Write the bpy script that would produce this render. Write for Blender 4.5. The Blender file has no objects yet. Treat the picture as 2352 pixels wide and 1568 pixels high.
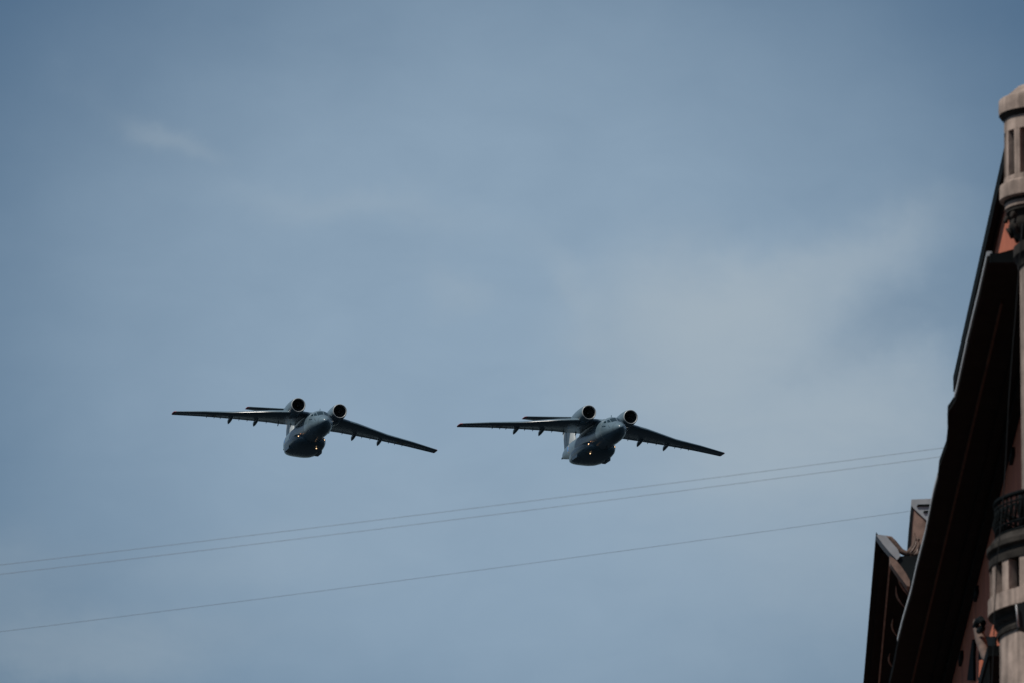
import bpy, bmesh, math, random
from mathutils import Vector, Matrix
random.seed(7)
rad = math.radians
scene = bpy.context.scene
C = scene.collection

# ------------------------------------------------------------------ camera
PITCH = rad(11.53); LENS = 400.0; SENS = 36.0
F = LENS / SENS * 2560            # focal length in photo pixels
EYE = 1.6                         # eye height above the pavement
cam_d = bpy.data.cameras.new('camera'); cam = bpy.data.objects.new('camera', cam_d); C.objects.link(cam)
cam.location = (0, 0, EYE); cam.rotation_euler = (rad(90) + PITCH, 0, 0)
cam_d.lens = LENS; cam_d.sensor_width = SENS; cam_d.sensor_fit = 'HORIZONTAL'
cam_d.clip_start = 0.5; cam_d.clip_end = 60000
cam_d.dof.use_dof = True; cam_d.dof.focus_distance = 1312; cam_d.dof.aperture_fstop = 13
scene.camera = cam

# ------------------------------------------------------------------ view transform
scene.view_settings.view_transform = 'Standard'; scene.view_settings.look = 'None'
scene.view_settings.exposure = 0.0; scene.view_settings.gamma = 1.0
scene.cycles.max_bounces = 6

# ------------------------------------------------------------------ sun
SUN_DIR = Vector((-0.46, -0.29, 0.82)).normalized()      # towards the sun
sun_d = bpy.data.lights.new('sun', 'SUN'); sun = bpy.data.objects.new('sun', sun_d); C.objects.link(sun)
sun_d.energy = 4.7; sun_d.angle = rad(0.5); sun_d.color = (1.0, 0.93, 0.84)
sun.rotation_euler = SUN_DIR.to_track_quat('Z', 'Y').to_euler(); sun.location = (0, 0, 60)
SUN_EL = math.asin(SUN_DIR.z); SUN_AZ = math.atan2(SUN_DIR.x, SUN_DIR.y)

# ------------------------------------------------------------------ world: blue sky, thin cloud veil, lens vignette painted in
world = bpy.data.worlds.new('World'); scene.world = world; world.use_nodes = True
nt = world.node_tree; N = nt.nodes; L = nt.links
for n in list(N): N.remove(n)

def M(op, a, b=None, clamp=False, c=None):
    n = N.new('ShaderNodeMath'); n.operation = op; n.use_clamp = clamp
    for i, v in enumerate((a, b, c)):
        if v is None: continue
        if hasattr(v, 'links') or hasattr(v, 'is_linked'): L.new(v, n.inputs[i])
        else: n.inputs[i].default_value = v
    return n.outputs[0]

out = N.new('ShaderNodeOutputWorld'); bg = N.new('ShaderNodeBackground'); L.new(bg.outputs[0], out.inputs[0])
SKY_K = 0.10; SKY_TINT = (.325, .42, .475)
bg.inputs[1].default_value = SKY_K
sky = N.new('ShaderNodeTexSky'); sky.sky_type = 'NISHITA'; sky.sun_disc = False
sky.sun_elevation = SUN_EL; sky.sun_rotation = SUN_AZ
sky.air_density = 1.0; sky.dust_density = 0.6; sky.ozone_density = 2.0
tc = N.new('ShaderNodeTexCoord'); sep = N.new('ShaderNodeSeparateXYZ'); L.new(tc.outputs['Generated'], sep.inputs[0])
az = M('ARCTAN2', sep.outputs[0], sep.outputs[1]); el = M('ARCSINE', sep.outputs[2])
DEG = 180 / math.pi
azd = M('MULTIPLY', az, DEG); eld = M('MULTIPLY', el, DEG)      # azimuth and elevation in degrees
comb = N.new('ShaderNodeCombineXYZ'); L.new(azd, comb.inputs[0]); L.new(eld, comb.inputs[1])
def noise(scale, detail, rough, sx=1.0, sy=1.0, off=0.0, dist=0.0, rot=0.0):
    mp = N.new('ShaderNodeMapping'); L.new(comb.outputs[0], mp.inputs[0])
    mp.inputs['Scale'].default_value = (sx, sy, 1); mp.inputs['Location'].default_value = (off, off * .7, 0)
    mp.inputs['Rotation'].default_value = (0, 0, rot)
    n = N.new('ShaderNodeTexNoise'); n.inputs['Scale'].default_value = scale
    n.inputs['Detail'].default_value = detail; n.inputs['Roughness'].default_value = rough
    n.inputs['Distortion'].default_value = dist
    L.new(mp.outputs[0], n.inputs['Vector']); return n.outputs[0]
wa = M('SUBTRACT', noise(1.1, 6, .55, off=3.1), .5); wb = M('SUBTRACT', noise(1.1, 6, .55, off=17.3), .5)
WARP = 0.85
wx = M('MULTIPLY_ADD', wa, WARP, c=azd); wy = M('MULTIPLY_ADD', wb, WARP, c=eld)
def sky_at(px, py):      # photo pixel (2352 wide) -> azimuth, elevation in degrees
    return ((px - 1176) / 26133 / math.cos(PITCH) * DEG, PITCH * DEG + (784 - py) / 26133 * DEG)
def puff(px, py, rx, ry, rot, amp, warp=True):      # soft cloud patch at a place in the sky
    a0, e0 = sky_at(px, py); k = DEG / 26133
    rx *= k; ry *= k; c, s = math.cos(rad(rot)), math.sin(rad(rot))
    X, Y = (wx, wy) if warp else (azd, eld)
    dx = M('SUBTRACT', X, a0); dy = M('SUBTRACT', Y, e0)
    u = M('ADD', M('MULTIPLY', dx, c / rx), M('MULTIPLY', dy, s / rx))
    v = M('ADD', M('MULTIPLY', dx, -s / ry), M('MULTIPLY', dy, c / ry))
    r2 = M('ADD', M('MULTIPLY', u, u), M('MULTIPLY', v, v))
    return M('MULTIPLY', M('POWER', math.e, M('MULTIPLY', r2, -1.0)), amp)
def ssum(items, warp=True):
    tot = None
    for it in items:
        g = puff(*it); tot = g if tot is None else M('ADD', tot, g)
    return tot
fine = noise(2.2, 7, .55, sx=.8, sy=1.5, off=8.8, dist=.4, rot=.25)
fib = noise(1.3, 5, .58, sx=.6, sy=2.2, off=31.0, dist=.8, rot=.35)
# milky haze; its falloff paints the lens's corner darkening into the sky
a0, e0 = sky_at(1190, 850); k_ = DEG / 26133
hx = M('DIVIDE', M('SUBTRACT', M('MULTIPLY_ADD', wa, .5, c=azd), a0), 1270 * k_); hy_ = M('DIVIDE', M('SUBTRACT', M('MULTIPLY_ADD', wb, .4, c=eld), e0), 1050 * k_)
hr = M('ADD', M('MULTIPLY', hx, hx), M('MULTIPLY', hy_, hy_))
vignette_haze_f = M('MULTIPLY', M('POWER', math.e, M('MULTIPLY', M('MULTIPLY', hr, hr), -1.0)), .93)
vignette_haze_f = M('MULTIPLY', vignette_haze_f, M('ADD', .88, M('MULTIPLY', fine, .24)))
vignette_haze_f = M('SUBTRACT', vignette_haze_f, ssum([(2060, 740, 180, 90, 10, .20, True), (1930, 830, 110, 40, 0, .08, True), (1500, 300, 700, 200, -8, .05, True), (700, 640, 500, 120, 10, .05, True)]))
PUFFS = [   # x, y, rx, ry, tilt, amount, warped
 (1690, 760, 270, 150, 12, .56, True),
 (1850, 640, 300, 85, 12, .42, True),
 (2050, 580, 140, 44, 20, .07, True),
 (1720, 900, 300, 150, -10, .40, True),
 (2060, 960, 240, 130, 0, .46, True),
 (1850, 1060, 330, 160, 0, .22, True),
 (1950, 1300, 420, 320, 0, .28, True),
 (1450, 700, 190, 110, 40, .20, True),
 (1280, 670, 45, 110, 25, .20, True),
 (1035, 668, 70, 45, -30, .16, True),
 (335, 305, 110, 36, -24, .22, True),
 (810, 490, 300, 45, -4, .14, True),
 (480, 1310, 380, 70, 5, .10, True),
 (150, 1510, 400, 80, 4, .30, True), (20, 1340, 130, 110, 0, .20, True),
 (1150, 1150, 600, 120, 8, .05, True),
]
cloud_f = ssum(PUFFS)
cloud_f = M('MULTIPLY', cloud_f, M('ADD', M('ADD', M('MULTIPLY', fine, .55), M('MULTIPLY', fib, .75)), .35))
cloud_f = M('SUBTRACT', 1.0, M('POWER', math.e, M('MULTIPLY', cloud_f, -1.12)))      # thick parts level off softly
# far from this part of the sky: broad thin cloud everywhere else
broad = noise(.045, 6, .6, sy=2.0, off=5.0)
broad = M('MULTIPLY', M('SUBTRACT', broad, .42, clamp=True), 1.6)
dist2 = M('ADD', M('MULTIPLY', azd, azd), M('POWER', M('SUBTRACT', eld, 11.5), 2.0))
away = M('SUBTRACT', 1.0, M('POWER', math.e, M('MULTIPLY', dist2, -1 / 90.0)))
cloud_f = M('ADD', cloud_f, M('MULTIPLY', broad, away))
cloud_f = M('MINIMUM', cloud_f, .9); vignette_haze_f = M('MAXIMUM', vignette_haze_f, M('MULTIPLY', away, .35))
# the sky texture, toned to the slightly muted blue of the day
tint = N.new('ShaderNodeMix'); tint.data_type = 'RGBA'; tint.blend_type = 'MULTIPLY'; tint.inputs['Factor'].default_value = 1
L.new(sky.outputs[0], tint.inputs['A']); tint.inputs['B'].default_value = (*SKY_TINT, 1)
mix = N.new('ShaderNodeMix'); mix.data_type = 'RGBA'; L.new(vignette_haze_f, mix.inputs['Factor'])
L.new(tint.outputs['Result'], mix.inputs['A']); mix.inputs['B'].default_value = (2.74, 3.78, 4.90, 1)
mix2 = N.new('ShaderNodeMix'); mix2.data_type = 'RGBA'; L.new(cloud_f, mix2.inputs['Factor'])
L.new(mix.outputs['Result'], mix2.inputs['A']); mix2.inputs['B'].default_value = (3.92, 4.60, 5.12, 1)
L.new(mix2.outputs['Result'], bg.inputs[0])

# ------------------------------------------------------------------ materials
def mat(name, col, rough=.6, metal=0.0, var=.15, scale=3.0, bump=0.0, streak=0.0, emit=None, spec=.5, stretch=(1, 1, 1), col2=None):
    m = bpy.data.materials.new(name); m.use_nodes = True; t = m.node_tree; n = t.nodes; l = t.links
    b = n['Principled BSDF']; b.inputs['Roughness'].default_value = rough; b.inputs['Metallic'].default_value = metal
    b.inputs['Specular IOR Level'].default_value = spec
    co = n.new('ShaderNodeTexCoord'); mp = n.new('ShaderNodeMapping'); l.new(co.outputs['Object'], mp.inputs[0]); mp.inputs['Scale'].default_value = stretch
    nz = n.new('ShaderNodeTexNoise'); nz.inputs['Scale'].default_value = scale; nz.inputs['Detail'].default_value = 8; nz.inputs['Roughness'].default_value = .6
    l.new(mp.outputs[0], nz.inputs['Vector'])
    rmp = n.new('ShaderNodeValToRGB'); l.new(nz.outputs[0], rmp.inputs[0])
    c2 = col2 or tuple(c * (1 - 2 * var) for c in col)
    rmp.color_ramp.elements[0].position = .3; rmp.color_ramp.elements[1].position = .7
    rmp.color_ramp.elements[0].color = (*c2, 1); rmp.color_ramp.elements[1].color = (*[min(1, c * (1 + var * .6)) for c in col], 1)
    last = rmp.outputs[0]
    if streak:
        mp2 = n.new('ShaderNodeMapping'); l.new(co.outputs['Object'], mp2.inputs[0]); mp2.inputs['Scale'].default_value = (5, 5, .35)
        n2 = n.new('ShaderNodeTexNoise'); n2.inputs['Scale'].default_value = 1.6; n2.inputs['Detail'].default_value = 6; l.new(mp2.outputs[0], n2.inputs['Vector'])
        r2 = n.new('ShaderNodeValToRGB'); l.new(n2.outputs[0], r2.inputs[0]); r2.color_ramp.elements[0].position = .35; r2.color_ramp.elements[1].position = .6
        r2.color_ramp.elements[0].color = (*[1 - streak] * 3, 1); r2.color_ramp.elements[1].color = (1, 1, 1, 1)
        mx = n.new('ShaderNodeMix'); mx.data_type = 'RGBA'; mx.blend_type = 'MULTIPLY'; mx.inputs['Factor'].default_value = 1
        l.new(last, mx.inputs['A']); l.new(r2.outputs[0], mx.inputs['B']); last = mx.outputs['Result']
    l.new(last, b.inputs['Base Color'])
    if bump:
        bp = n.new('ShaderNodeBump'); bp.inputs['Strength'].default_value = bump; bp.inputs['Distance'].default_value = .03
        l.new(nz.outputs[0], bp.inputs['Height']); l.new(bp.outputs[0], b.inputs['Normal'])
    if emit:
        b.inputs['Emission Color'].default_value = (*emit[0], 1); b.inputs['Emission Strength'].default_value = emit[1]
    return m
PAINT = mat('aircraft_grey_paint', (.082, .126, .158), rough=.27, spec=.34, var=.10, scale=.9, bump=.02, stretch=(.5, 1, 1))
PAINT_UP = mat('aircraft_nose_paint', (.15, .185, .205), rough=.33, spec=.3, var=.06, scale=1.2)
FINP = mat('fin_pale_paint', (.33, .36, .37), rough=.4, var=.06, scale=1.2)
METAL = mat('bare_metal_lip', (.30, .32, .33), rough=.32, metal=.0, var=.06)
DARK = mat('engine_dark', (.02, .023, .026), rough=.6, var=.1)
FAN = mat('fan_blades', (.05, .055, .06), rough=.45, metal=.5, var=.1)
GLASS = mat('cockpit_glass', (.008, .02, .028), rough=.12, var=.05, spec=.3)
RED = mat('red_tip_paint', (.20, .022, .032), rough=.5, var=.1)
YEL = mat('roundel_yellow', (.80, .50, .08), rough=.5, var=.1)
BLU = mat('roundel_blue', (.06, .22, .52), rough=.5, var=.1)
LAMP = mat('landing_lamp', (1, .75, .5), emit=((1.0, .62, .33), 2.7))
LAMPD = mat('small_lamp', (1, .6, .4), emit=((1.0, .42, .2), .7))
PLASTER = mat('red_plaster', (.43, .135, .080), rough=.9, spec=.15, var=.10, scale=1.2, bump=.3, streak=.25)
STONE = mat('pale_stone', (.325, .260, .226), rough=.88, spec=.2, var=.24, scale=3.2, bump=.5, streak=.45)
STONE2 = mat('dark_shaded_stone', (.035, .032, .029), rough=.9, spec=.1, var=.35, scale=3.5, bump=.5, streak=.4)  # shade under mouldings and the turret cap is put into this dark colour
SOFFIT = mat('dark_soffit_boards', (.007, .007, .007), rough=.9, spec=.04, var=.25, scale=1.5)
FASCIA = mat('brown_eave_board', (.055, .032, .024), rough=.9, spec=.1, var=.2, scale=4)
ZINC = mat('zinc_flashing', (.29, .31, .33), rough=.55, metal=.1, var=.12, scale=2.5)
IRON = mat('black_iron', (.005, .007, .008), rough=.8, var=.2, spec=.03)
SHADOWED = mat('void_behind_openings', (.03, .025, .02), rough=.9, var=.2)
PINKB = mat('pink_brick', (.22, .145, .115), rough=.9, var=.2, scale=5, bump=.4, streak=.3)
ORN = mat('brown_relief', (.08, .05, .038), rough=.85, var=.3, scale=6, bump=.6)
DARK_SHEET = mat('dark_sheet', (.008, .012, .014), rough=.7, spec=.1, var=.2, scale=2)
WIRE = mat('wire_sheath', (.09, .1, .11), rough=.6, var=.1)
ASPH = mat('asphalt', (.05, .05, .052), rough=.9, var=.2, scale=.6, bump=.3)
PAVE = mat('paving_stone', (.16, .155, .15), rough=.9, var=.15, scale=1.5)
EARTH = mat('bare_ground', (.011, .016, .021), rough=1, spec=0, var=.2, scale=.05)
KERB = mat('granite_kerb', (.25, .25, .25), rough=.8, var=.15, scale=4)
LINE = mat('road_paint', (.75, .75, .72), rough=.7, var=.08)
BRONZE = mat('roof_sheet', (.10, .11, .11), rough=.5, metal=.3, var=.2)

# ------------------------------------------------------------------ helpers
def link(name, verts, faces, m, parent=None, smooth=False, auto=None):
    me = bpy.data.meshes.new(name); me.from_pydata([tuple(v) for v in verts], [], faces); me.materials.append(m)
    bm = bmesh.new(); bm.from_mesh(me); bmesh.ops.recalc_face_normals(bm, faces=bm.faces); bm.to_mesh(me); bm.free()
    if smooth:
        for p in me.polygons: p.use_smooth = True
        if auto: me.set_sharp_from_angle(angle=rad(auto))
    o = bpy.data.objects.new(name, me); C.objects.link(o)
    if parent: o.parent = parent
    return o
def tag(o, label, cat, group=None, kind=None):
    if label: o['label'] = label
    if cat: o['category'] = cat
    if group: o['group'] = group
    if kind: o['kind'] = kind
    return o
def empty(name, loc=(0, 0, 0)):
    o = bpy.data.objects.new(name, None); C.objects.link(o); o.location = loc; o.empty_display_size = .5; return o
class MB:
    def __init__(s): s.v = []; s.f = []
    def add(s, vs, fs):
        b = len(s.v); s.v += [Vector(x) for x in vs]; s.f += [tuple(b + i for i in f) for f in fs]; return s
    def box(s, x0, x1, y0, y1, z0, z1, fn=None):
        vs = [Vector((x, y, z)) for x in (x0, x1) for y in (y0, y1) for z in (z0, z1)]
        if fn: vs = [fn(*v) for v in vs]
        return s.add(vs, [(0, 1, 3, 2), (4, 6, 7, 5), (0, 4, 5, 1), (2, 3, 7, 6), (0, 2, 6, 4), (1, 5, 7, 3)])
    def tube(s, pts, r, n=8, caps=True):
        pts = [Vector(p) for p in pts]; rings = []
        for i, p in enumerate(pts):
            d = (pts[min(i + 1, len(pts) - 1)] - pts[max(i - 1, 0)]).normalized()
            a = d.cross(Vector((0, 0, 1))); a = a.normalized() if a.length > 1e-4 else Vector((1, 0, 0)); b = d.cross(a)
            rr = r[i] if isinstance(r, (list, tuple)) else r
            rings.append([p + a * math.cos(2 * math.pi * k / n) * rr + b * math.sin(2 * math.pi * k / n) * rr for k in range(n)])
        s.rings(rings, caps); return s
    def rings(s, rings, caps=True, close=True):
        n = len(rings[0]); vs = [v for r in rings for v in r]; fs = []
        for i in range(len(rings) - 1):
            for k in range(n if close else n - 1):
                k2 = (k + 1) % n; fs.append((i * n + k, i * n + k2, (i + 1) * n + k2, (i + 1) * n + k))
        if caps: fs += [tuple(range(n)), tuple(range((len(rings) - 1) * n, len(rings) * n))]
        return s.add(vs, fs)
    def prism(s, poly, depth):       # poly: list of 3D points, depth: Vector
        n = len(poly); a = [Vector(p) for p in poly]; b = [p + depth for p in a]
        return s.add(a + b, [tuple(range(n)), tuple(range(2 * n - 1, n - 1, -1))] + [(i, (i + 1) % n, n + (i + 1) % n, n + i) for i in range(n)])
    def build(s, name, m, parent=None, smooth=False, auto=None):
        return link(name, s.v, s.f, m, parent, smooth, auto)
def interp(tab, x):                  # monotone cubic through (x, y) knots
    tab = sorted(tab); n = len(tab)
    if x <= tab[0][0]: return tab[0][1]
    if x >= tab[-1][0]: return tab[-1][1]
    h = [tab[i + 1][0] - tab[i][0] for i in range(n - 1)]; d = [(tab[i + 1][1] - tab[i][1]) / h[i] for i in range(n - 1)]
    m = [d[0]] + [0 if d[i - 1] * d[i] <= 0 else 2 * d[i - 1] * d[i] / (d[i - 1] + d[i]) for i in range(1, n - 1)] + [d[-1]]
    i = max(k for k in range(n - 1) if tab[k][0] <= x); t = (x - tab[i][0]) / h[i]
    return ((2 * t**3 - 3 * t**2 + 1) * tab[i][1] + (t**3 - 2 * t**2 + t) * h[i] * m[i] + (-2 * t**3 + 3 * t**2) * tab[i + 1][1] + (t**3 - t**2) * h[i] * m[i + 1])

# ------------------------------------------------------------------ ground, road, pavement
def P3(x, y, z): return Vector((x, y, z))
tag(MB().box(-9000, 9000, -9000, 9000, -.5, -.16).build('ground', EARTH), None, None, kind='structure')
tag(MB().add([(-12, -60, -.150), (2.6, -60, -.150), (2.6, 420, -.150), (-12, 420, -.150)], [(0, 1, 2, 3)]).build('road', ASPH), None, None, kind='structure')
tag(MB().box(2.82, 16, -60, 420, -.155, -.002).build('pavement', PAVE), None, None, kind='structure')
tag(MB().box(-17, -12.22, -60, 420, -.155, -.002).build('pavement', PAVE), None, None, kind='structure')
k = MB()
for x0, x1 in ((2.6, 2.815), (-12.215, -12.0)): k.box(x0, x1, -60, 420, -.156, .003)
tag(k.build('kerb', KERB), None, None, kind='structure')
k = MB()
for i in range(48): k.add([(-4.78, -50 + i * 9, -.146), (-4.62, -50 + i * 9, -.146), (-4.62, -46 + i * 9, -.146), (-4.78, -46 + i * 9, -.146)], [(0, 1, 2, 3)])
tag(k.build('road_marking', LINE), None, None, kind='structure')

# ------------------------------------------------------------------ the aircraft (x forward, nose tip at 0; y to port; z up)
TOP = [(0, -.33), (-.08, -.17), (-.3, .02), (-.7, .25), (-1.3, .47), (-1.95, .66), (-2.4, .92), (-3.0, 1.24), (-3.6, 1.42), (-4.4, 1.53), (-5.5, 1.56), (-22, 1.56), (-24, 1.50), (-26.2, 1.22), (-27.0, .80)]
BOT = [(0, -.35), (-.08, -.50), (-.3, -.68), (-.7, -.90), (-1.3, -1.10), (-2.2, -1.32), (-3.6, -1.50), (-5.5, -1.56), (-16, -1.56), (-18, -1.32), (-21, -.62), (-24, .02), (-26.2, .42), (-27.0, .60)]
WID = [(0, .01), (-.08, .20), (-.3, .40), (-.7, .63), (-1.3, .88), (-2.2, 1.17), (-3.2, 1.39), (-4.4, 1.51), (-5.5, 1.55), (-16, 1.55), (-19, 1.40), (-22, 1.02), (-24.5, .62), (-26.2, .30), (-27.0, .08)]
def fus(x, phi, off=0.0):
    t, b, w = interp(TOP, x), interp(BOT, x), interp(WID, x); c = (t + b) / 2; h = (t - b) / 2
    p = Vector((x, w * math.sin(phi), c + h * math.cos(phi)))
    nrm = Vector((0, math.sin(phi) / max(w, .01), math.cos(phi) / max(h, .01))).normalized()
    return p + (nrm + Vector((.25 if x > -4.5 else 0, 0, 0))).normalized() * off
def fus_phi(x, y):
    return math.asin(max(-1, min(1, y / interp(WID, x))))
XT = [-13.0]
LE = [(0, -6.9), (3.4, -7.45), (5.2, -8.1), (9.4, -10.75), (12.7, -11.65), (15.95, -13.05)]
TE = [(0, -15.35), (3.0, -15.3), (4.2, -14.85), (8, -14.45), (12, -14.35), (15.95, -14.95)]
WT = [(0, .78), (3.4, .74), (9, .46), (15.95, .17)]
def lin(tab, x):
    if x <= tab[0][0]: return tab[0][1]
    for (a, b), (c, d) in zip(tab, tab[1:]):
        if x <= c: return b + (d - b) * (x - a) / (c - a)
    return tab[-1][1]
def wing_z(y): return 1.50 if y < 2 else 1.50 - (y - 2) * .0647
def foil(u): return (2.97 * math.sqrt(max(u, 0)) - 1.26 * u - 3.52 * u * u + 2.84 * u**3 - 1.03 * u**4) / 1.0
def wing_pt(side, y, u, up):
    le, te = lin(LE, y), lin(TE, y); x = le + (te - le) * u; t = lin(WT, y)
    z = wing_z(y) + (foil(u) * t * (.60 if up else -.42)) + .02 * t
    if u > .72 : z -= (u - .72) ** 2 * 1.1        # slight flap droop
    return Vector((x, side * y, z))
US = [0, .006, .02, .05, .1, .17, .26, .38, .5, .62, .72, .8, .88, .95, 1.0]
def wing_loop(side, y):
    return [wing_pt(side, y, u, True) for u in US] + [wing_pt(side, y, u, False) for u in reversed(US[1:])]
def lathe(mb, prof, cx, cy, cz, n=40, caps=False):       # prof: (x offset, radius) about an axis along x
    mb.rings([[Vector((cx + x, cy + r * math.sin(2 * math.pi * k / n), cz + r * math.cos(2 * math.pi * k / n))) for k in range(n)] for x, r in prof], caps)

def make_jet():
    root = empty('transport_jet')
    xs = [-.001, -.02, -.05, -.1, -.18, -.3, -.45, -.6, -.8, -1.0, -1.2, -1.4, -1.6, -1.8, -1.95, -2.1, -2.3, -2.5, -2.7, -2.9, -3.1, -3.3, -3.6, -4, -4.4, -5, -5.5] + [-6 - i * .5 for i in range(42)] + [-26.8, -27.0]
    mb = MB(); mb.rings([[fus(x, 2 * math.pi * k / 56) for k in range(56)] for x in xs])
    body = mb.build('fuselage', PAINT, root, True)
    # pale nose section with a visible joint
    # cockpit glazing and side windows set into the skin
    def patch(quad, name, m, off=.012, n=8, par=body):
        a, b, c, d = quad; vs = []; fs = []
        for i in range(n + 1):
            for j in range(n + 1):
                u, v = i / n, j / n
                x = (a[0] * (1 - u) + b[0] * u) * (1 - v) + (d[0] * (1 - u) + c[0] * u) * v
                y = (a[1] * (1 - u) + b[1] * u) * (1 - v) + (d[1] * (1 - u) + c[1] * u) * v
                vs.append(fus(x, y, off))
        for i in range(n):
            for j in range(n): fs.append((i * (n + 1) + j, (i + 1) * (n + 1) + j, (i + 1) * (n + 1) + j + 1, i * (n + 1) + j + 1))
        return link(name, vs, fs, m, par, True)
    R_ = rad
    for s in (-1, 1):
        patch([(-2.0, R_(3) * s), (-2.0, R_(38) * s), (-2.95, R_(33) * s), (-2.95, R_(2.5) * s)], 'windscreen', GLASS)
        patch([(-2.15, R_(41) * s), (-2.50, R_(56) * s), (-3.10, R_(48) * s), (-2.92, R_(37) * s)], 'side_window', GLASS)
        patch([(-2.72, R_(60) * s), (-3.35, R_(66) * s), (-3.60, R_(56) * s), (-3.22, R_(51) * s)], 'side_window', GLASS)
        patch([(-2.55, R_(77) * s), (-3.50, R_(80) * s), (-3.50, R_(85) * s), (-2.70, R_(84) * s)], 'lower_window', GLASS)
        # roundel on the rear fuselage side
        for rr, m, nm, of in ((.44, YEL, 'roundel_ring', .010), (.38, BLU, 'roundel_disc', .016)):
            vs = [fus(-19.3, s * R_(90), of)]
            for k in range(24):
                a = 2 * math.pi * k / 24; vs.append(fus(-19.3 + rr * math.cos(a), s * (R_(90) + rr * math.sin(a) / 1.3), of))
            link(nm, vs, [(0, 1 + k, 1 + (k + 1) % 24) for k in range(24)], m, body, True)
    # joint ring behind the cockpit
    mb = MB(); mb.rings([[fus(x, 2 * math.pi * k / 56, o) for k in range(56)] for x, o in ((-4.10, .0), (-4.11, .012), (-4.16, .012), (-4.17, .0))], False)
    mb.build('joint_band', PAINT_UP, body, True)
    mb = MB(); mb.rings([[fus(x, 2 * math.pi * k / 56, .006) for k in range(56)] for x in (-1.02, -1.05)], False); mb.build('radome_joint', DARK, body, True)
    # blade aerials and probe
    MB().prism([(-4.9, -.02, 1.55), (-5.25, -.02, 1.54), (-5.2, -.02, 1.95), (-5.08, -.02, 1.95)], Vector((0, .04, 0))).build('aerial', PAINT, root)
    MB().prism([(-6.2, -.02, -1.54), (-6.6, -.02, -1.54), (-6.55, -.02, -1.85), (-6.4, -.02, -1.85)], Vector((0, .04, 0))).build('aerial', DARK, root)
    for s in (-1, 1):
        p0 = fus(-1.9, s * R_(70), .0); MB().tube([p0, p0 + Vector((.05, s * .12, -.02)), p0 + Vector((.45, s * .14, -.02))], [.03, .025, .012]).build('probe', METAL, root)
    # tail cone spike
    mb = MB(); lathe(mb, [(0, .16), (-.35, .11), (-.75, .05), (-.9, .01)], -26.85, 0, .70, 16, True); mb.build('tail_spike', DARK, root, True)
    # main gear fairing: a broad blister under the belly with rounded sides
    SP = [  # x, half width, z top, z bottom
        (-8.3, 1.25, -.95, -1.50), (-8.6, 1.50, -.75, -1.68), (-9.1, 1.74, -.55, -1.82), (-10, 1.95, -.42, -1.96), (-11.5, 2.08, -.38, -2.08), (-13.5, 2.10, -.40, -2.14), (-15.2, 2.02, -.48, -2.10), (-16.6, 1.82, -.62, -1.98), (-17.8, 1.55, -.80, -1.80), (-18.6, 1.20, -.98, -1.58), (-19.0, .85, -1.08, -1.40)]
    rings = []
    for x, w, zt, zb in SP:
        c = (zt + zb) / 2; h = (zt - zb) / 2; r = []
        for k in range(40):
            a = 2 * math.pi * k / 40; ca, sa = math.cos(a), math.sin(a); e = .58
            lo = .88 + .12 * min(1, (ca + 1))        # narrower towards the bottom
            r.append(Vector((x, w * abs(sa) ** e * (1 if sa > 0 else -1) * lo, c + h * abs(ca) ** e * (1 if ca > 0 else -1))))
        rings.append(r)
    mb = MB(); mb.rings(rings); gf = mb.build('gear_fairing', PAINT, root, True)
    for s in (-1, 1):
        MB().box(-14.6, -12.2, min(s * 1.62, s * 2.02), max(s * 1.62, s * 2.02), -1.98, -1.42).build('gear_door', PAINT, root)
    # wings
    for s in (-1, 1):
        ys = [0, 1, 2, 2.6, 3.4, 4.2, 5.2, 6.4, 8, 9.4, 11, 12.7, 14.2, 15.715]
        mb = MB(); mb.rings([wing_loop(s, y) for y in ys], False); n = len(US) * 2 - 1
        mb.f.append(tuple(range((len(ys) - 1) * n, len(ys) * n)))
        w = mb.build('wing', PAINT, root, True, 40)
        mb = MB(); l0 = wing_loop(s, 15.72); l1 = wing_loop(s, 15.88)
        l1b = [Vector((p.x * .75 + -14.1 * .25, s * 16.0, p.z * .4 + .6 * wing_z(15.9))) for p in l1]
        mb.rings([l0, l1, l1b]); mb.build('wing_tip', RED, w, True, 40)
        # bright leading edge strip (bare metal de-icing boot)
        mb = MB(); idx = [3, 2, 1, 0]; up = [wing_loop(s, y) for y in (3.5, 5.2, 6.4, 8, 9.4)]
        # flap track fairings: canoe shapes that hook below the trailing edge
        for yy in (5.95, 9.05):
            te = lin(TE, yy); z0 = wing_z(yy); prof = [(te + 2.1, .02, -.10, .02), (te + 1.6, .12, -.26, -.02), (te + .9, .20, -.40, .0), (te + .2, .23, -.47, .0), (te - .3, .21, -.56, -.05), (te - .62, .13, -.60, -.22), (te - .85, .02, -.60, -.50)]
            rings = []
            for x, wd, zb, zt in prof:
                rings.append([Vector((x, s * yy + wd * math.sin(2 * math.pi * k / 14), z0 + (zt + zb) / 2 + (zt - zb) / 2 * math.cos(2 * math.pi * k / 14))) for k in range(14)])
            mb = MB(); mb.rings(rings); mb.build('flap_fairing', PAINT, w, True, 60)
        for yy in (1.6, 3.1, 4.6, 6.95, 7.95, 10.2, 10.95, 11.85):
            te = lin(TE, yy); z0 = wing_z(yy) - .02; sz = 1.3 if yy < 4 else .75
            MB().prism([(te + .5, s * yy - .03 * sz, z0 - .05), (te - .02, s * yy - .03 * sz, z0 - .06), (te - .12, s * yy - .03 * sz, z0 - .24 * sz), (te + .1, s * yy - .03 * sz, z0 - .22 * sz)], Vector((0, .06 * sz, 0))).build('flap_hinge', PAINT, w)
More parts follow.
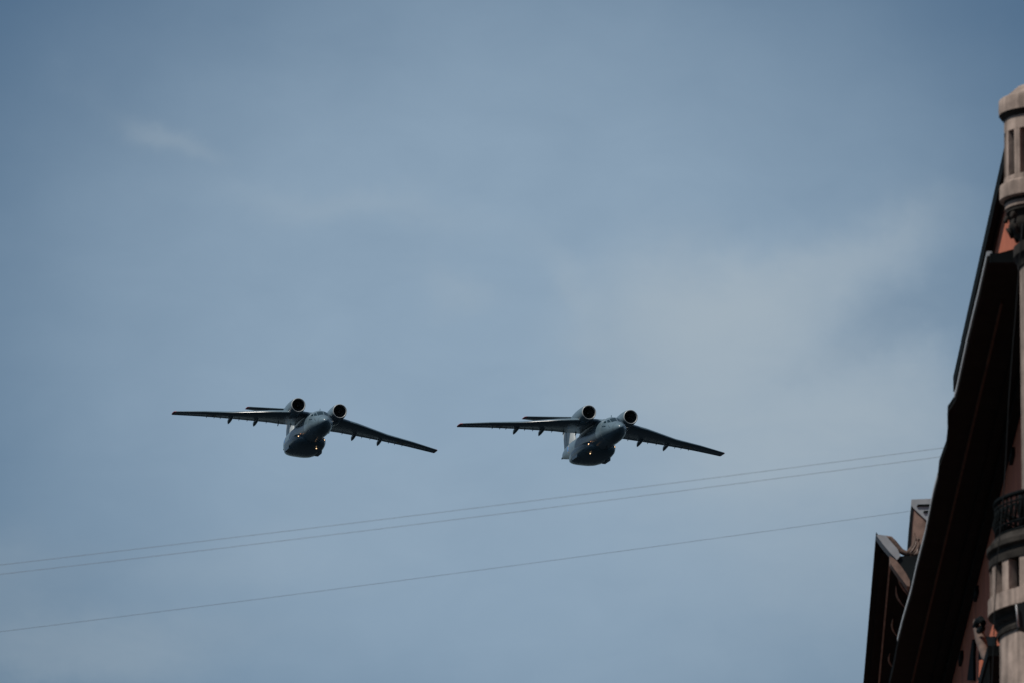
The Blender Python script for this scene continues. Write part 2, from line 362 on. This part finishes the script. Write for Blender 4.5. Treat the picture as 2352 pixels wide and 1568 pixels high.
        # roundel under the wing
        for rr, ri, m, nm, of in ((.52, .34, YEL, 'roundel_ring', .010), (.335, 0, BLU, 'roundel_disc', .012)):
            vs = []; fs = []; yc, xc = 11.4, -13.0
            for k in range(28):
                a = 2 * math.pi * k / 28
                for r in (rr, ri):
                    yq = yc + r * math.sin(a); xq = xc + r * math.cos(a) * .95; le, te = lin(LE, yq), lin(TE, yq)
                    p = wing_pt(s, yq, (xq - le) / (te - le), False); p.z -= of; vs.append(p)
            fs = [(2 * k, 2 * ((k + 1) % 28), 2 * ((k + 1) % 28) + 1, 2 * k + 1) for k in range(28)]
            link(nm, vs, fs, m, w)
        # engine nacelle on top of the wing
        nc = (-5.75, s * 2.5, 2.13)
        mb = MB(); lathe(mb, [(-.10, .845), (-.5, .90), (-1.2, .945), (-2.4, .95), (-3.6, .92), (-4.6, .85), (-5.4, .74), (-6.1, .60), (-6.1, .5)], *nc)
        for i, v in enumerate(mb.v):                       # squash the exhaust end flat over the wing
            t = max(0, min(1, (-8.8 - v.x) / 3.0)); v.z = v.z - t * .22; v.y = nc[1] + (v.y - nc[1]) * (1 + .25 * t)
        nac = mb.build('nacelle', PAINT, root, True, 50)
        mb = MB(); lathe(mb, [(-.10, .848), (-.03, .835), (0, .81), (.01, .785), (-.02, .76), (-.12, .735), (-.3, .72)], *nc); mb.build('intake_lip', METAL, nac, True)
        mb = MB(); lathe(mb, [(-.3, .72), (-.9, .72), (-1.0, .1)], *nc); mb.build('intake_duct', DARK, nac, True, 40)
        mb = MB(); lathe(mb, [(-.55, .02), (-.65, .10), (-.85, .17), (-.95, .18)], *nc, n=20, caps=True); mb.build('spinner', FAN, nac, True)
        mb = MB()
        for k in range(24):
            a = 2 * math.pi * k / 24
            pts = []
            for r in (.17, .70):
                for da, dx in ((-.05, .03), (.07, -.06)):
                    aa = a + da * (1 if r > .3 else 1.6) ; pts.append(Vector((nc[0] - .86 + dx, nc[1] + r * math.sin(aa), nc[2] + r * math.cos(aa))))
            mb.add(pts, [(0, 1, 3, 2)])
        mb.build('fan', FAN, nac)
        # lower cowl fairing joining nacelle and wing
        mb = MB(); rings = []
        for x, wd, zt, zb in [(-6.7, .10, 1.40, 1.24), (-7.2, .38, 1.5, 1.08), (-7.9, .52, 1.6, .98), (-8.8, .58, 1.6, .98), (-9.8, .52, 1.6, 1.05), (-10.8, .3, 1.5, 1.10)]:
            rings.append([Vector((x, nc[1] + wd * math.sin(2 * math.pi * k / 20), (zt + zb) / 2 + (zt - zb) / 2 * math.cos(2 * math.pi * k / 20))) for k in range(20)])
        mb.rings(rings); mb.build('pylon', PAINT, root, True)
        # landing lights on the front of the gear fairing
        def ball(c, r, m, nm, par):
            vs = []; fs = []
            for i in range(1, 6):
                for k in range(10):
                    th = math.pi * i / 6; ph = 2 * math.pi * k / 10; vs.append(Vector(c) + Vector((math.cos(th), math.sin(th) * math.cos(ph), math.sin(th) * math.sin(ph))) * r)
            vs += [Vector(c) + Vector((r, 0, 0)), Vector(c) - Vector((r, 0, 0))]
            for i in range(4):
                for k in range(10): fs.append((i * 10 + k, i * 10 + (k + 1) % 10, (i + 1) * 10 + (k + 1) % 10, (i + 1) * 10 + k))
            for k in range(10): fs += [(50, k, (k + 1) % 10), (51, 40 + k, 40 + (k + 1) % 10)]
            return link(nm, vs, fs, m, par, True)
        mb = MB(); lathe(mb, [(.0, .10), (.02, .16), (-.5, .20), (-.9, .15)], -8.85, s * 1.53, -1.0, 16, False); mb.build('lamp_housing', PAINT, root, True)
        ball((-8.83, s * 1.53, -1.0), .095, LAMP, 'landing_light', root)
        ball((-8.55, s * 1.42, -.72), .045, LAMPD, 'marker_light', root)
    # wing centre fairing over the fuselage
    mb = MB(); rings = []
    for x, wd, zt in [(-5.8, .5, 1.58), (-6.6, 1.05, 1.74), (-8, 1.35, 1.92), (-11, 1.40, 1.95), (-14, 1.3, 1.85), (-16, 1.0, 1.70), (-17.5, .5, 1.56)]:
        rings.append([Vector((x, wd * math.sin(2 * math.pi * k / 28), 1.25 + (zt - 1.25) * math.cos(2 * math.pi * k / 28))) for k in range(28)])
    mb.rings(rings); mb.build('wing_root_fairing', PAINT, root, True)
    ball((-9.5, -1.13, -1.95), .06, LAMP, 'belly_light', root)
    # fin and rudder
    def fin_loop(z, xl, xt, th):
        return [Vector((xl + (xt - xl) * u, foil(u) * th * .5, z)) for u in US] + [Vector((xl + (xt - xl) * u, -foil(u) * th * .5, z)) for u in reversed(US[1:])]
    mb = MB(); mb.rings([fin_loop(1.30, -19.3, -25.0, .34), fin_loop(1.62, -20.7, -25.2, .40), fin_loop(2.1, -21.55, -25.5, .42), fin_loop(3.4, -22.3, -26.0, .40), fin_loop(4.75, -23.0, -26.5, .38)]); mb.build('tail_fin', FINP, root, True, 50)
    def rud(z, x0, x1, th): return [Vector((x0, th, z)), Vector((x1, .01, z)), Vector((x1, -.01, z)), Vector((x0, -th, z))]
    mb = MB(); mb.rings([rud(1.5, -25.1, -26.5, .06), rud(4.45, -26.35, -27.9, .05)]); mb.build('rudder', FINP, root)
    mb = MB(); lathe(mb, [(0, .03), (-.3, .16), (-1.2, .24), (-3.2, .24), (-4.6, .12), (-5.0, .02)], -22.3, 0, 4.74, 18, True); mb.build('fin_cap', PAINT_UP, root, True)
    for s in (-1, 1):
        def tl(y):
            xl = -22.35 - y * .50; xt = -26.75 - y * .02; th = .34 - y * .035
            return [Vector((xl + (xt - xl) * u, s * y, 4.76 + foil(u) * th * .5)) for u in US] + [Vector((xl + (xt - xl) * u, s * y, 4.76 - foil(u) * th * .55)) for u in reversed(US[1:])]
        mb = MB(); mb.rings([tl(y) for y in (.05, 1.5, 3, 4.5, 5.15)]); tp = mb.build('tailplane', PAINT, root, True, 40)
        mb = MB(); l1 = [Vector((p.x * .8 - 26.2 * .2, s * 5.36, p.z * .4 + 4.76 * .6)) for p in tl(5.2)]; mb.rings([tl(5.155), l1]); mb.build('tailplane_tip', RED, tp, True, 40)
    return root

def copy_tree(o, parent=None):
    c = o.copy(); C.objects.link(c); c.parent = parent
    for ch in list(o.children): copy_tree(ch, c)
    return c
def pose(root, yaw, pit, rol, loc):
    root.rotation_mode = 'XYZ'; root.rotation_euler = (rad(rol), rad(pit), rad(yaw))
    root.location = (loc[0], loc[1], loc[2] + EYE)
GRP = 'grey twin jets flying in formation'
jet = make_jet()
tag(jet, 'grey high-wing twin jet nearer the building, fin showing below its wing', 'aircraft', GRP)
jet2 = copy_tree(jet)
tag(jet2, 'grey high-wing twin jet flying alone on the left, farther from the building', 'aircraft', GRP)
pose(jet, -75.61, .72, -3.48, (12.66, 1287.84, 253.07))
pose(jet2, -78.18, 1.44, -6.04, (-21.74, 1308.47, 257.87))
for ch in jet2.children:
    if ch.name.startswith('belly_light'): ch.location.y += 1.97; ch.location.z -= .05

# ------------------------------------------------------------------ street frame: s along the street, a to the right, h above the eye
VPX = 1108.0
YAW = math.atan((VPX - 1280) / F * math.cos(PITCH))
def ray(px, py):                     # photo pixel (2560 wide) -> world direction from the eye
    x = (px - 1280) / F; u = -(py - 853.5) / F
    return Vector((x, math.cos(PITCH) - u * math.sin(PITCH), math.sin(PITCH) + u * math.cos(PITCH)))
class Frame:
    def __init__(s, yaw): s.y = yaw; s.c = math.cos(yaw); s.s = math.sin(yaw)
    def w(s, S, A, H): return Vector((S * s.s + A * s.c, S * s.c - A * s.s, H + EYE))
    def loc(s, px, py):
        d = ray(px, py); return (d.x * s.s + d.y * s.c, d.x * s.c - d.y * s.s, d.z)
    def onH(s, px, py, h): S, A, H = s.loc(px, py); t = h / H; return (S * t, A * t, h)
    def onA(s, px, py, a): S, A, H = s.loc(px, py); t = a / A; return (S * t, a, H * t)
    def onS(s, px, py, q): S, A, H = s.loc(px, py); t = q / S; return (q, A * t, H * t)
ST = Frame(YAW)
HC = 30.0                                             # main cornice soffit above the eye
AW = ST.onH(2560, 974, HC)[1]                         # wall plane
bld = empty('corner_house', ST.w(145, AW, -EYE)); 
tag(bld, 'tall house with red plaster wall, black eaves and pale round bays at the right edge', 'building')
class LMB(MB):                                        # builds in world space, then is stored relative to the parent
    def build(s, name, m, parent=None, smooth=False, auto=None):
        if parent:
            o = Vector((0, 0, 0)); q = parent
            while q: o = o + q.location; q = q.parent
            s.v = [v - o for v in s.v]
        return MB.build(s, name, m, parent, smooth, auto)
W_ = ST.w
SB = 131.0                                            # distance of the round bays
sN = ST.onH(2478, 651, HC)[0]                         # near end of the cornice
s_far = 186.0
LMB().box(118, s_far, AW, AW + 14, -EYE, HC + .35, W_).build('wall', PLASTER, bld)
# attic storey with its own eave
e_top = ST.onA(2481.4, 647, AW + .004)[2]
e_out = ST.onH(2457, 647, e_top)[1] + .066
e_end = ST.onH(2380, 972, e_top)[0]
f_bot = ST.onA(2493, 647, AW)[2]; m_bot = ST.onA(2514.6, 647, AW - .10)[2]
e_near = ST.onH(2506, 385, e_top)[0]
LMB().box(e_near + .2, e_end, AW + .002, AW + 12, HC + .352, e_top + .02, W_).build('attic_wall', PLASTER, bld)
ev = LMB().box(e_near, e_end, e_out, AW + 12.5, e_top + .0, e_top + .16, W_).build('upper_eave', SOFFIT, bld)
LMB().box(e_near - .1, e_end + .05, e_out - .07, e_out - .003, e_top - .03, e_top + .20, W_).build('gutter', IRON, ev)
LMB().box(e_near + .1, e_end - .8, e_out + .045, e_out + .085, e_top - .05, e_top - .002, W_).build('eave_board', FASCIA, ev)
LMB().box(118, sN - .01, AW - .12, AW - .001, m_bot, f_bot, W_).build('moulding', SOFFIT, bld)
rf = LMB(); rf.add([W_(e_near, e_out, e_top + .17), W_(e_end, e_out, e_top + .17), W_(e_end, AW + 7, e_top + 3.2), W_(e_near, AW + 7, e_top + 3.2), W_(e_near, AW + 13, e_top + .17), W_(e_end, AW + 13, e_top + .17)], [(0, 1, 2, 3), (3, 2, 5, 4), (0, 3, 4), (1, 5, 2)]); rf.build('roof', BRONZE, bld)
# main cornice: irregular sheet-metal edge traced at its real height
EDGE = [(2470, 651), (2447.4, 751.8), (2435, 801), (2415.8, 881.6), (2393.5, 985), (2388, 1003), (2376, 1022), (2370.5, 1029), (2369.5, 1050), (2370, 1085), (2366.7, 1116.7), (2358, 1140), (2349, 1165.8), (2345.5, 1200), (2334, 1245), (2314.8, 1342), (2293.7, 1423), (2279, 1488), (2258, 1559), (2245, 1611), (2233.9, 1669), (2225, 1707)]
ed = [ST.onH(x, y, HC) for x, y in EDGE]
ed.append((s_far, ed[-1][1] + .02, HC))
def strip(seg, name, m, z0, z1, out_, inn, par):      # a band along the edge polyline from outward offset out_ to inward inn
    mb = LMB(); rings = []
    for S, A, H in seg: rings.append([W_(S, A - out_, H + z0), W_(S, A - out_, H + z1), W_(S, A + inn, H + z1), W_(S, A + inn, H + z0)])
    mb.rings(rings); return mb.build(name, m, par)
mb = LMB(); rings = [[W_(S, A, HC), W_(S, A, HC + .05), W_(S, AW - .003, HC + .30), W_(S, AW - .003, HC)] for S, A, H in ed]
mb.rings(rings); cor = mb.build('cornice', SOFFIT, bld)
strip(ed[0:6], 'flashing', ZINC, .056, .115, .015, .05, cor)
strip(ed[13:20], 'flashing', ZINC, .056, .11, .012, .05, cor)
strip(ed[5:14], 'gutter', IRON, .053, .09, .006, .06, cor)
strip(ed[19:], 'gutter', IRON, .053, .09, .006, .06, cor)
a1 = ST.onH(2509, 717, HC)[1]; a2 = ST.onH(2400, 1700, HC)[1]
LMB().box(sN + 2.5, s_far - 1, a1, a1 + .03, HC - .055, HC - .002, W_).build('moulding', FASCIA, cor)
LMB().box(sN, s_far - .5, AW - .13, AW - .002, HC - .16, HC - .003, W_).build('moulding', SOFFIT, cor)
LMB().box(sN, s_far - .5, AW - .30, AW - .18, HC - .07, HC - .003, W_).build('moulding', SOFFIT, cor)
# near end board of the cornice
LMB().box(sN - .14, sN - .002, ed[0][1] + .02, AW - .002, HC - .06, HC + .06, W_).build('end_board', IRON, cor)
# vents and stains on the wall
for px, py in ((2445, 1483), (2406.5, 1645), (2535, 1139), (2414, 1560)):
    S, A, H = ST.onA(px, py, AW)
    LMB().box(S - .35, S + .35, AW - .05, AW - .002, H - .06, H + .06, W_).build('vent', IRON, bld)

# ---- the round bays
BC = ST.onS(2806, 1400, SB)[1]                        # centre line of the lower bay
def hy(py, s=SB, px=2500): return ST.onS(px, py, s)[2]
def ring_lathe(mb, prof, S0, A0, n=72, a0=0, a1=360, caps=False, thick=None):
    full = abs(a1 - a0) >= 360; cnt = n if full else n + 1
    rings = []
    for r, h in prof:
        rings.append([W_(S0 - r * math.sin(rad(a0 + (a1 - a0) * k / n)), A0 - r * math.cos(rad(a0 + (a1 - a0) * k / n)), h) for k in range(cnt)])
    mb.rings(rings, caps, close=full)
PXM = F / SB                                          # photo pixels per metre at the bays
def R(px_r): return px_r / PXM
bay = LMB()
h1593, h1575, h1560, h1542, h1503 = (hy(v) for v in (1596, 1578, 1562, 1542, 1500))
ring_lathe(bay, [(R(314), -EYE), (R(314), h1593), (R(314) + .002, h1593)], SB, BC); bw = bay.build('bay_wall', STONE, bld, True, 30)
mb = LMB(); ring_lathe(mb, [(R(313), h1593), (R(320), h1593 + .005), (R(322), h1593 + .05), (R(317), h1593 + .07), (R(319), h1575 + .03), (R(326), h1560 - .02), (R(328), h1560 + .01), (R(324), h1560 + .02), (R(330), h1542 - .03), (R(341), h1542 - .006), (R(341), h1542)], SB, BC)
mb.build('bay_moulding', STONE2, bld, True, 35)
mb = LMB(); ring_lathe(mb, [(R(300), h1542 + .001), (R(343), h1542 + .001), (R(343), h1503 - .01), (R(337), h1503), (R(300), h1503)], SB, BC); mb.build('parapet_base', STONE, bld, True, 35)
h1424, h1405 = hy(1424), hy(1405)
def pier(S0, A0, r0, r1, hb, ht, a0, a1, name):
    mb = LMB(); ring_lathe(mb, [(r0, hb), (r1, hb), (r1, ht), (r0, ht), (r0, hb)], S0, A0, 5, a0, a1)
    mb.f += [tuple(j * 6 + e for j in range(4)) for e in (0, 5)]
    mb.build(name, STONE, bld)
for k in range(-6, 20):
    c0 = 11 + 14 * k; pier(SB, BC, R(312), R(337), h1503 + .001, h1424 - .001, c0 - 2.9, c0 + 2.9, 'parapet_pier')
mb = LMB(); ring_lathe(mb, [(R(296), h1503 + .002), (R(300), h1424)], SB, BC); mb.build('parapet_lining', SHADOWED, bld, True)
mb = LMB(); ring_lathe(mb, [(R(300), h1424 + .001), (R(340), h1424 + .001), (R(340), h1405), (R(334), h1405 + .01), (R(334), h1405 + .06), (R(345), h1405 + .09), (R(345), h1405 + .15), (R(338), h1405 + .17), (R(329), h1405 + .24), (R(300), h1405 + .24)], SB, BC)
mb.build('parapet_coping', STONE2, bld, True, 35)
h_r0 = h1405 + .241; h_r1 = hy(1262)
rail = LMB(); RR = R(322)
for k in range(-20, 90, 1):
    a = rad(k * 2.2); 
    if k % 2: continue
    p = lambda r, h, aa=a: W_(SB - r * math.sin(aa), BC - r * math.cos(aa), h)
    rail.tube([p(RR, h_r0 - .01), p(RR, h_r0 + .12), p(RR + .03, h_r0 + .2), p(RR, h_r0 + .3), p(RR, h_r1)], .014, 5)
for k in range(-9, 40):
    a = rad(k * 4.8)
    pts = []
    for q in range(11):
        t = q / 10 * 2 * math.pi; pts.append(W_(SB - RR * math.sin(a + math.cos(t) * .028), BC - RR * math.cos(a + math.cos(t) * .028), h_r0 + .24 + math.sin(t) * .09))
    rail.tube(pts, .013, 5, False)
rail.build('railing', IRON, bld, True)
mb = LMB()
for h, r in ((h_r1, .030), (h_r0 + .12, .014), (h_r0 + .02, .018), (h_r1 - .08, .012)):
    mb.tube([W_(SB - RR * math.sin(rad(a)), BC - RR * math.cos(rad(a)), h) for a in range(-45, 200, 4)], r, 8)
mb.build('handrail', IRON, bld, True)
# upper bay drum behind the railing, with a dark doorway
h_u0 = h_r0 - .02; h_u1 = hy(676, px=2552)
mb = LMB(); ring_lathe(mb, [(R(254), h_u0), (R(254), h_u1)], SB, BC); mb.build('upper_bay_wall', STONE, bld, True)
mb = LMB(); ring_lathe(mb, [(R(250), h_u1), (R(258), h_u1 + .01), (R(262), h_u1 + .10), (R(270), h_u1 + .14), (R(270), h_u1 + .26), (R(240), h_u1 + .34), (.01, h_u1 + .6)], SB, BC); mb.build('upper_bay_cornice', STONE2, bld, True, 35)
for a0 in (58, 100): 
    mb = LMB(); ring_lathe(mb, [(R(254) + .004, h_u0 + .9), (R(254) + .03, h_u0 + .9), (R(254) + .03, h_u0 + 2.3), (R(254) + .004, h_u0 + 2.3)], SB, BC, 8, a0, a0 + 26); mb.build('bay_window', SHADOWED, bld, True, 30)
a = rad(14); mb = LMB(); mb.tube([W_(SB - (R(264)) * math.sin(a), BC - R(264) * math.cos(a), h_u0 + .02), W_(SB - R(264) * math.sin(a), BC - R(264) * math.cos(a), h_u0 + .55)], .05, 10); mb.build('downpipe', IRON, bld, True)
# ---- small corbelled turret above
TCEN = ST.onS(2624, 400, SB); TA = TCEN[1]; TS = SB - .1
ty = lambda v: hy(v, TS, 2505)
turret = LMB(); ring_lathe(turret, [(R(130), ty(291)), (R(131), ty(275)), (R(130), ty(256)), (R(128), ty(253)), (R(108), ty(243)), (R(106), ty(240)), (R(84), ty(222)), (R(70), ty(218)), (R(40), ty(213)), (.005, ty(211))], TS, TA)
cap = turret.build('turret_cap', STONE, bld, True, 32)
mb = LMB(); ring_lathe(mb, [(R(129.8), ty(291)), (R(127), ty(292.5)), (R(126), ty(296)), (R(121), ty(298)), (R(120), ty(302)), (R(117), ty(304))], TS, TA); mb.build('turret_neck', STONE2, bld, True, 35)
mb = LMB(); ring_lathe(mb, [(R(117), ty(304)), (R(117), ty(337)), (R(95), ty(337))], TS, TA); mb.build('turret_drum', STONE, bld, True, 40)
for k in range(15):
    a0 = 35.9 + 24 * k; pier(TS, TA, R(96), R(117), ty(449.5), ty(337.3), a0, a0 + 9.9, 'turret_pier')
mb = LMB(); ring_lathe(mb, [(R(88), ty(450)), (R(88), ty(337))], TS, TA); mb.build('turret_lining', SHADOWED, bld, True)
mb = LMB(); ring_lathe(mb, [(R(88), ty(450)), (R(118), ty(450)), (R(119), ty(462)), (R(129), ty(468)), (R(130), ty(473)), (R(130), ty(503)), (R(128), ty(505)), (R(118), ty(507))], TS, TA); mb.build('turret_base', STONE, bld, True, 35)
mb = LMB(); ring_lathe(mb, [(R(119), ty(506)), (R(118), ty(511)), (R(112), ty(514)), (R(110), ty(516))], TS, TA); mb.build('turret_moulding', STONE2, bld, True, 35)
mb = LMB(); ring_lathe(mb, [(R(117), ty(514)), (R(117), ty(527)), (R(112), ty(530))], TS, TA); mb.build('turret_panel_ring', STONE, bld, True, 35)
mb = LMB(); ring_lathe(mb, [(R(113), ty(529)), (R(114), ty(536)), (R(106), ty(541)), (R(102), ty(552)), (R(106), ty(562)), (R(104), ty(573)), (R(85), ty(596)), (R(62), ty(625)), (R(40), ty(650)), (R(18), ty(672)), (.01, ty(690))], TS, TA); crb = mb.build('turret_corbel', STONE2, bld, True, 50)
for k in range(12):
    a = rad(-40 + k * 30 + 8); r = R(112)
    def q(rr, dh, da=0): return W_(TS - rr * math.sin(a + da), TA - rr * math.cos(a + da), ty(545) + dh)
    pts = []
    for i in range(14):
        t = i / 13 * 1.6 * math.pi; pts.append(q(r - .02 + .035 * math.cos(t), -.06 + .07 * math.sin(t)))
    pts += [q(r - .03, -.16), q(r - .07, -.24)]
    LMB().tube(pts, .028, 7).build('scroll', STONE2, crb, True)
# arm joining turret corbel to the wall
LMB().box(TS - .12, TS + .12, TA + .02, AW + .1, ty(640), ty(530), W_).build('corbel_arm', STONE2, bld)

# ---- ornament and window beside the lower bay
def onW(px, py, off=0.0): return ST.onA(px, py, AW - off)
def wall_poly(pts, name, m, thick, off=0.0, par=bld):
    poly = [W_(*onW(x, y, off)) for x, y in pts]
    mb = LMB(); mb.prism(poly, W_(0, -thick, 0) - W_(0, 0, 0)); return mb.build(name, m, par)
wall_poly([(2437, 1597), (2431, 1640), (2424, 1700), (2440, 1700), (2440, 1640), (2441, 1605)], 'window_reveal', IRON, .04)
wall_poly([(2452, 1590), (2449, 1640), (2448, 1700), (2492, 1700), (2492, 1590)], 'window', IRON, .02)
for i in range(3): 
    x0 = 2458 + i * 11
    wall_poly([(x0, 1650), (x0 - 1, 1692), (x0 + 6, 1692), (x0 + 5, 1648)], 'window_pier', PLASTER, .06, .03)
pts = [(2441, 1553), (2446, 1575), (2452, 1598), (2458, 1622), (2463, 1640), (2470, 1650), (2476, 1643), (2478, 1632), (2472, 1626)]
LMB().tube([W_(*onW(x, y, .25)) for x, y in pts], [.05, .07, .08, .07, .06, .05, .04, .04, .03], 8).build('scroll_bracket', ORN, bld, True)
pts = [(2439, 1565), (2443, 1552), (2452, 1546), (2458, 1556), (2456, 1570), (2448, 1576)]
LMB().tube([W_(*onW(x, y, .28)) for x, y in pts], .045, 8).build('scroll_bracket', IRON, bld, True)
S0, A0, H0 = onW(2450, 1690, .5)
sl = LMB().box(S0 - 2.2, S0 + 1.6, AW - .5, AW - .01, H0 - .10, H0 + .04, W_).build('balcony_slab', IRON, bld)
mb = LMB()
for i in range(18): mb.tube([W_(S0 - 2.1 + i * .21, AW - .47, H0 - 1.0), W_(S0 - 2.1 + i * .21, AW - .47, H0 - .10)], .014, 5)
mb.build('railing', IRON, bld)
S1, A1, H1 = onW(2427, 1692, .1)

pp = [(2541, 1511), (2546, 1566), (2562, 1570), (2600, 1572), (2600, 1500), (2560, 1502)]
mb = LMB(); mb.prism([W_(*ST.onS(x, y, SB - 2.2)) for x, y in pp], W_(.25, 0, 0) - W_(0, 0, 0)); sp_ = mb.build('hanging_panel', DARK_SHEET, bld)
mb = LMB(); mb.tube([W_(*ST.onS(x, y, SB - 2.23)) for x, y in ((2540.5, 1510), (2543, 1535), (2545.5, 1566))], .010, 6); mb.build('panel_edge', ZINC, sp_, True)
# cable hanging down the front of the bays
cb = [(2556, 560), (2549, 650), (2541, 760), (2531, 880), (2522, 1000), (2513, 1180), (2504, 1290), (2496.5, 1365), (2493, 1400), (2489, 1470), (2486.5, 1520), (2484, 1600), (2480, 1710), (2474, 1840)]
pts = [W_(*ST.onS(x, y, SB - 1.9)) for x, y in cb]
hc = LMB().tube(pts, .0065, 6).build('hanging_cable', DARK_SHEET, None, True)
tag(hc, 'thin dark cable hanging down in front of the round bays', 'cable')

# ------------------------------------------------------------------ farther house
FR = Frame(math.atan((1745 - 1280) / F * math.cos(PITCH)))
SF = 190.0
w2 = FR.w
near = FR.onS(2190, 1336, SF); HF = near[2]
far = empty('far_house', w2(SF, near[1] + 2, -EYE))
tag(far, 'farther house with dark eave, pale metal capping and a pink brick chimney block', 'building')
o1 = FR.onH(2158, 1707, HF)
s_end = o1[0] + 25
corner = [near, FR.onH(2242, 1399, HF), FR.onH(2275, 1460, HF), FR.onH(2300, 1500, HF)]
ao = near[1]; poly = [(SF, ao)] + [(c[0], c[1]) for c in corner[1:]] + [(corner[-1][0], ao + 12), (s_end, ao + 12), (s_end, o1[1] + .0)]
mb = LMB(); n = len(poly)
mb.prism([w2(S, A, HF) for S, A in poly], Vector((0, 0, .05))); fc = mb.build('soffit_and_wall_shade', SOFFIT, far)  # dark soffit made extra wide to stand in for the shaded wall
ai = FR.onH(2222.5, 1401, HF)[1]
sI = FR.onH(2222.5, 1401, HF)[0]
LMB().box(sI, s_end - 1, ai, ai + .03, HF - .05, HF - .002, w2).build('moulding', STONE, far)
LMB().box(sI - 1, s_end - 1, (ao + ai) / 2 - .03, (ao + ai) / 2 + .05, HF - .05, HF - .002, w2).build('moulding', SOFFIT, far)
LMB().box(corner[-1][0] + 1, s_end - .5, ao + 1.1, ao + 11, -EYE, HF - .003, w2).build('wall', PLASTER, far)
def face(pts, name, m, s0, thick, par=far):          # solid facing the street corner
    mb = LMB(); mb.prism([w2(*FR.onS(2150 + x / 6.816, 1230 + y / 6.816, s0)) for x, y in pts], w2(thick, 0, 0) - w2(0, 0, 0)); return mb.build(name, m, par)
face([(275, 722), (330, 718), (440, 732), (560, 870), (640, 960), (690, 1080), (630, 1150), (500, 1010), (390, 880)], 'metal_capping', ZINC, SF - .05, .5)
face([(500, 1075), (620, 1152), (700, 1255), (800, 1400), (850, 1500), (850, 1600), (800, 1590), (640, 1380), (515, 1205)], 'end_fascia', PINKB, SF - .03, .4)
face([(690, 1082), (1120, 1082), (1060, 1600), (852, 1600), (850, 1500), (800, 1400), (700, 1253), (622, 1150)], 'dark_sheet', DARK_SHEET, SF - .02, .35)
ch_s = SF + 1.2
blk = face([(912, 275), (1165, 510), (1300, 640), (1240, 1150), (840, 1150), (868, 800), (890, 500)], 'chimney_block', PINKB, ch_s, 1.6)
face([(875, 226), (910, 272), (888, 500), (866, 800), (838, 1150), (795, 1150), (822, 800), (852, 400)], 'chimney_shaded_side', DARK_SHEET, ch_s - .01, 1.5)  # left face coloured near-black to paint in its lack of sunlight
cap2 = face([(876, 118), (1330, 100), (1330, 660), (1300, 636), (1165, 506), (914, 270), (876, 222)], 'chimney_hood', ZINC, ch_s - .03, 1.7)
face([(985, 203), (1290, 195), (1290, 235), (965, 238)], 'hood_slot', IRON, ch_s - .05, .03, cap2)
face([(1090, 310), (1290, 305), (1290, 338), (1078, 342)], 'hood_slot', IRON, ch_s - .05, .03, cap2)
def relief(pts, rs, name='roof_ornament', m=ORN, s0=SF + .2):
    mb = LMB(); mb.tube([w2(*FR.onS(2150 + x / 6.816, 1230 + y / 6.816, s0)) for x, y in pts], [r / 6.816 / F * s0 for r in rs], 12); return mb.build(name, m, far, True)
relief([(445, 745), (520, 775), (585, 850), (640, 930), (700, 1000), (780, 1040), (860, 1050)], [14, 34, 44, 50, 52, 50, 34])
relief([(800, 1040), (870, 990), (930, 900), (945, 800), (935, 700)], [40, 52, 44, 26, 10])
relief([(860, 1060), (960, 1000), (1010, 900), (1000, 800), (975, 760)], [34, 50, 44, 26, 12])
relief([(900, 1060), (1010, 1040), (1080, 960), (1090, 860)], [30, 50, 44, 24])
relief([(850, 1035), (905, 960), (950, 890), (955, 830)], [8, 10, 9, 5], 'ornament_ridge', STONE, SF - .02)
relief([(930, 1050), (975, 1010), (985, 960)], [8, 14, 6], 'ornament_ridge', STONE, SF - .02)
# curved brackets below the far eave (px of the photograph, /3.09 crop)
def arc(cx0, cy0, cx1, cy1, bulge, r0):
    pts = []
    for i in range(9):
        t = i / 8; x = cx0 + (cx1 - cx0) * t - bulge * math.sin(math.pi * t); y = cy0 + (cy1 - cy0) * t
        pts.append(w2(*FR.onH(2140 + x / 3.09, 1200 + y / 3.09, HF - .10)))
    mb = LMB(); mb.tube(pts, [r0 * (.35 + .65 * math.sin(math.pi * i / 8)) for i in range(9)], 8); mb.build('bracket', STONE, far, True)
arc(310, 815, 385, 990, 28, .018); arc(285, 1068, 328, 1215, 26, .018); arc(262, 1335, 290, 1450, 22, .018); arc(325, 725, 408, 890, 22, .018); arc(345, 740, 420, 880, 16, .012); arc(550, 1500, 560, 1600, 10, .018)

# ------------------------------------------------------------------ wires across the street
def wire(p0, d0, p1, d1, label, sag=.0):
    a = ray(*p0); b = ray(*p1); a = a * (d0 / a.y) + Vector((0, 0, EYE)); b = b * (d1 / b.y) + Vector((0, 0, EYE))
    n = 60; a2 = a - (b - a) * .35                      # runs on past the left edge of the view
    pts = []
    for i in range(n + 1):
        t = i / n; q = a2.lerp(b, t); q.z -= sag * 4 * t * (1 - t) - sag * .75; pts.append(q)
    o = MB().tube(pts, .0029, 6).build('overhead_wire', WIRE, None, True)
    tag(o, label, 'wire', 'thin wires strung across the street'); return o
wire((0, 1411), 172, (2420, 1117.5), 166, 'uppermost thin wire, upper one of the close pair below the jets', .06)
wire((0, 1434.5), 172, (2420, 1139), 166, 'thin wire just below the topmost one, lower of the close pair', .06)
wire((0, 1578), 186, (2283, 1282), 190.6, 'lowest single thin wire, ending at the chimney block of the far house', .06)
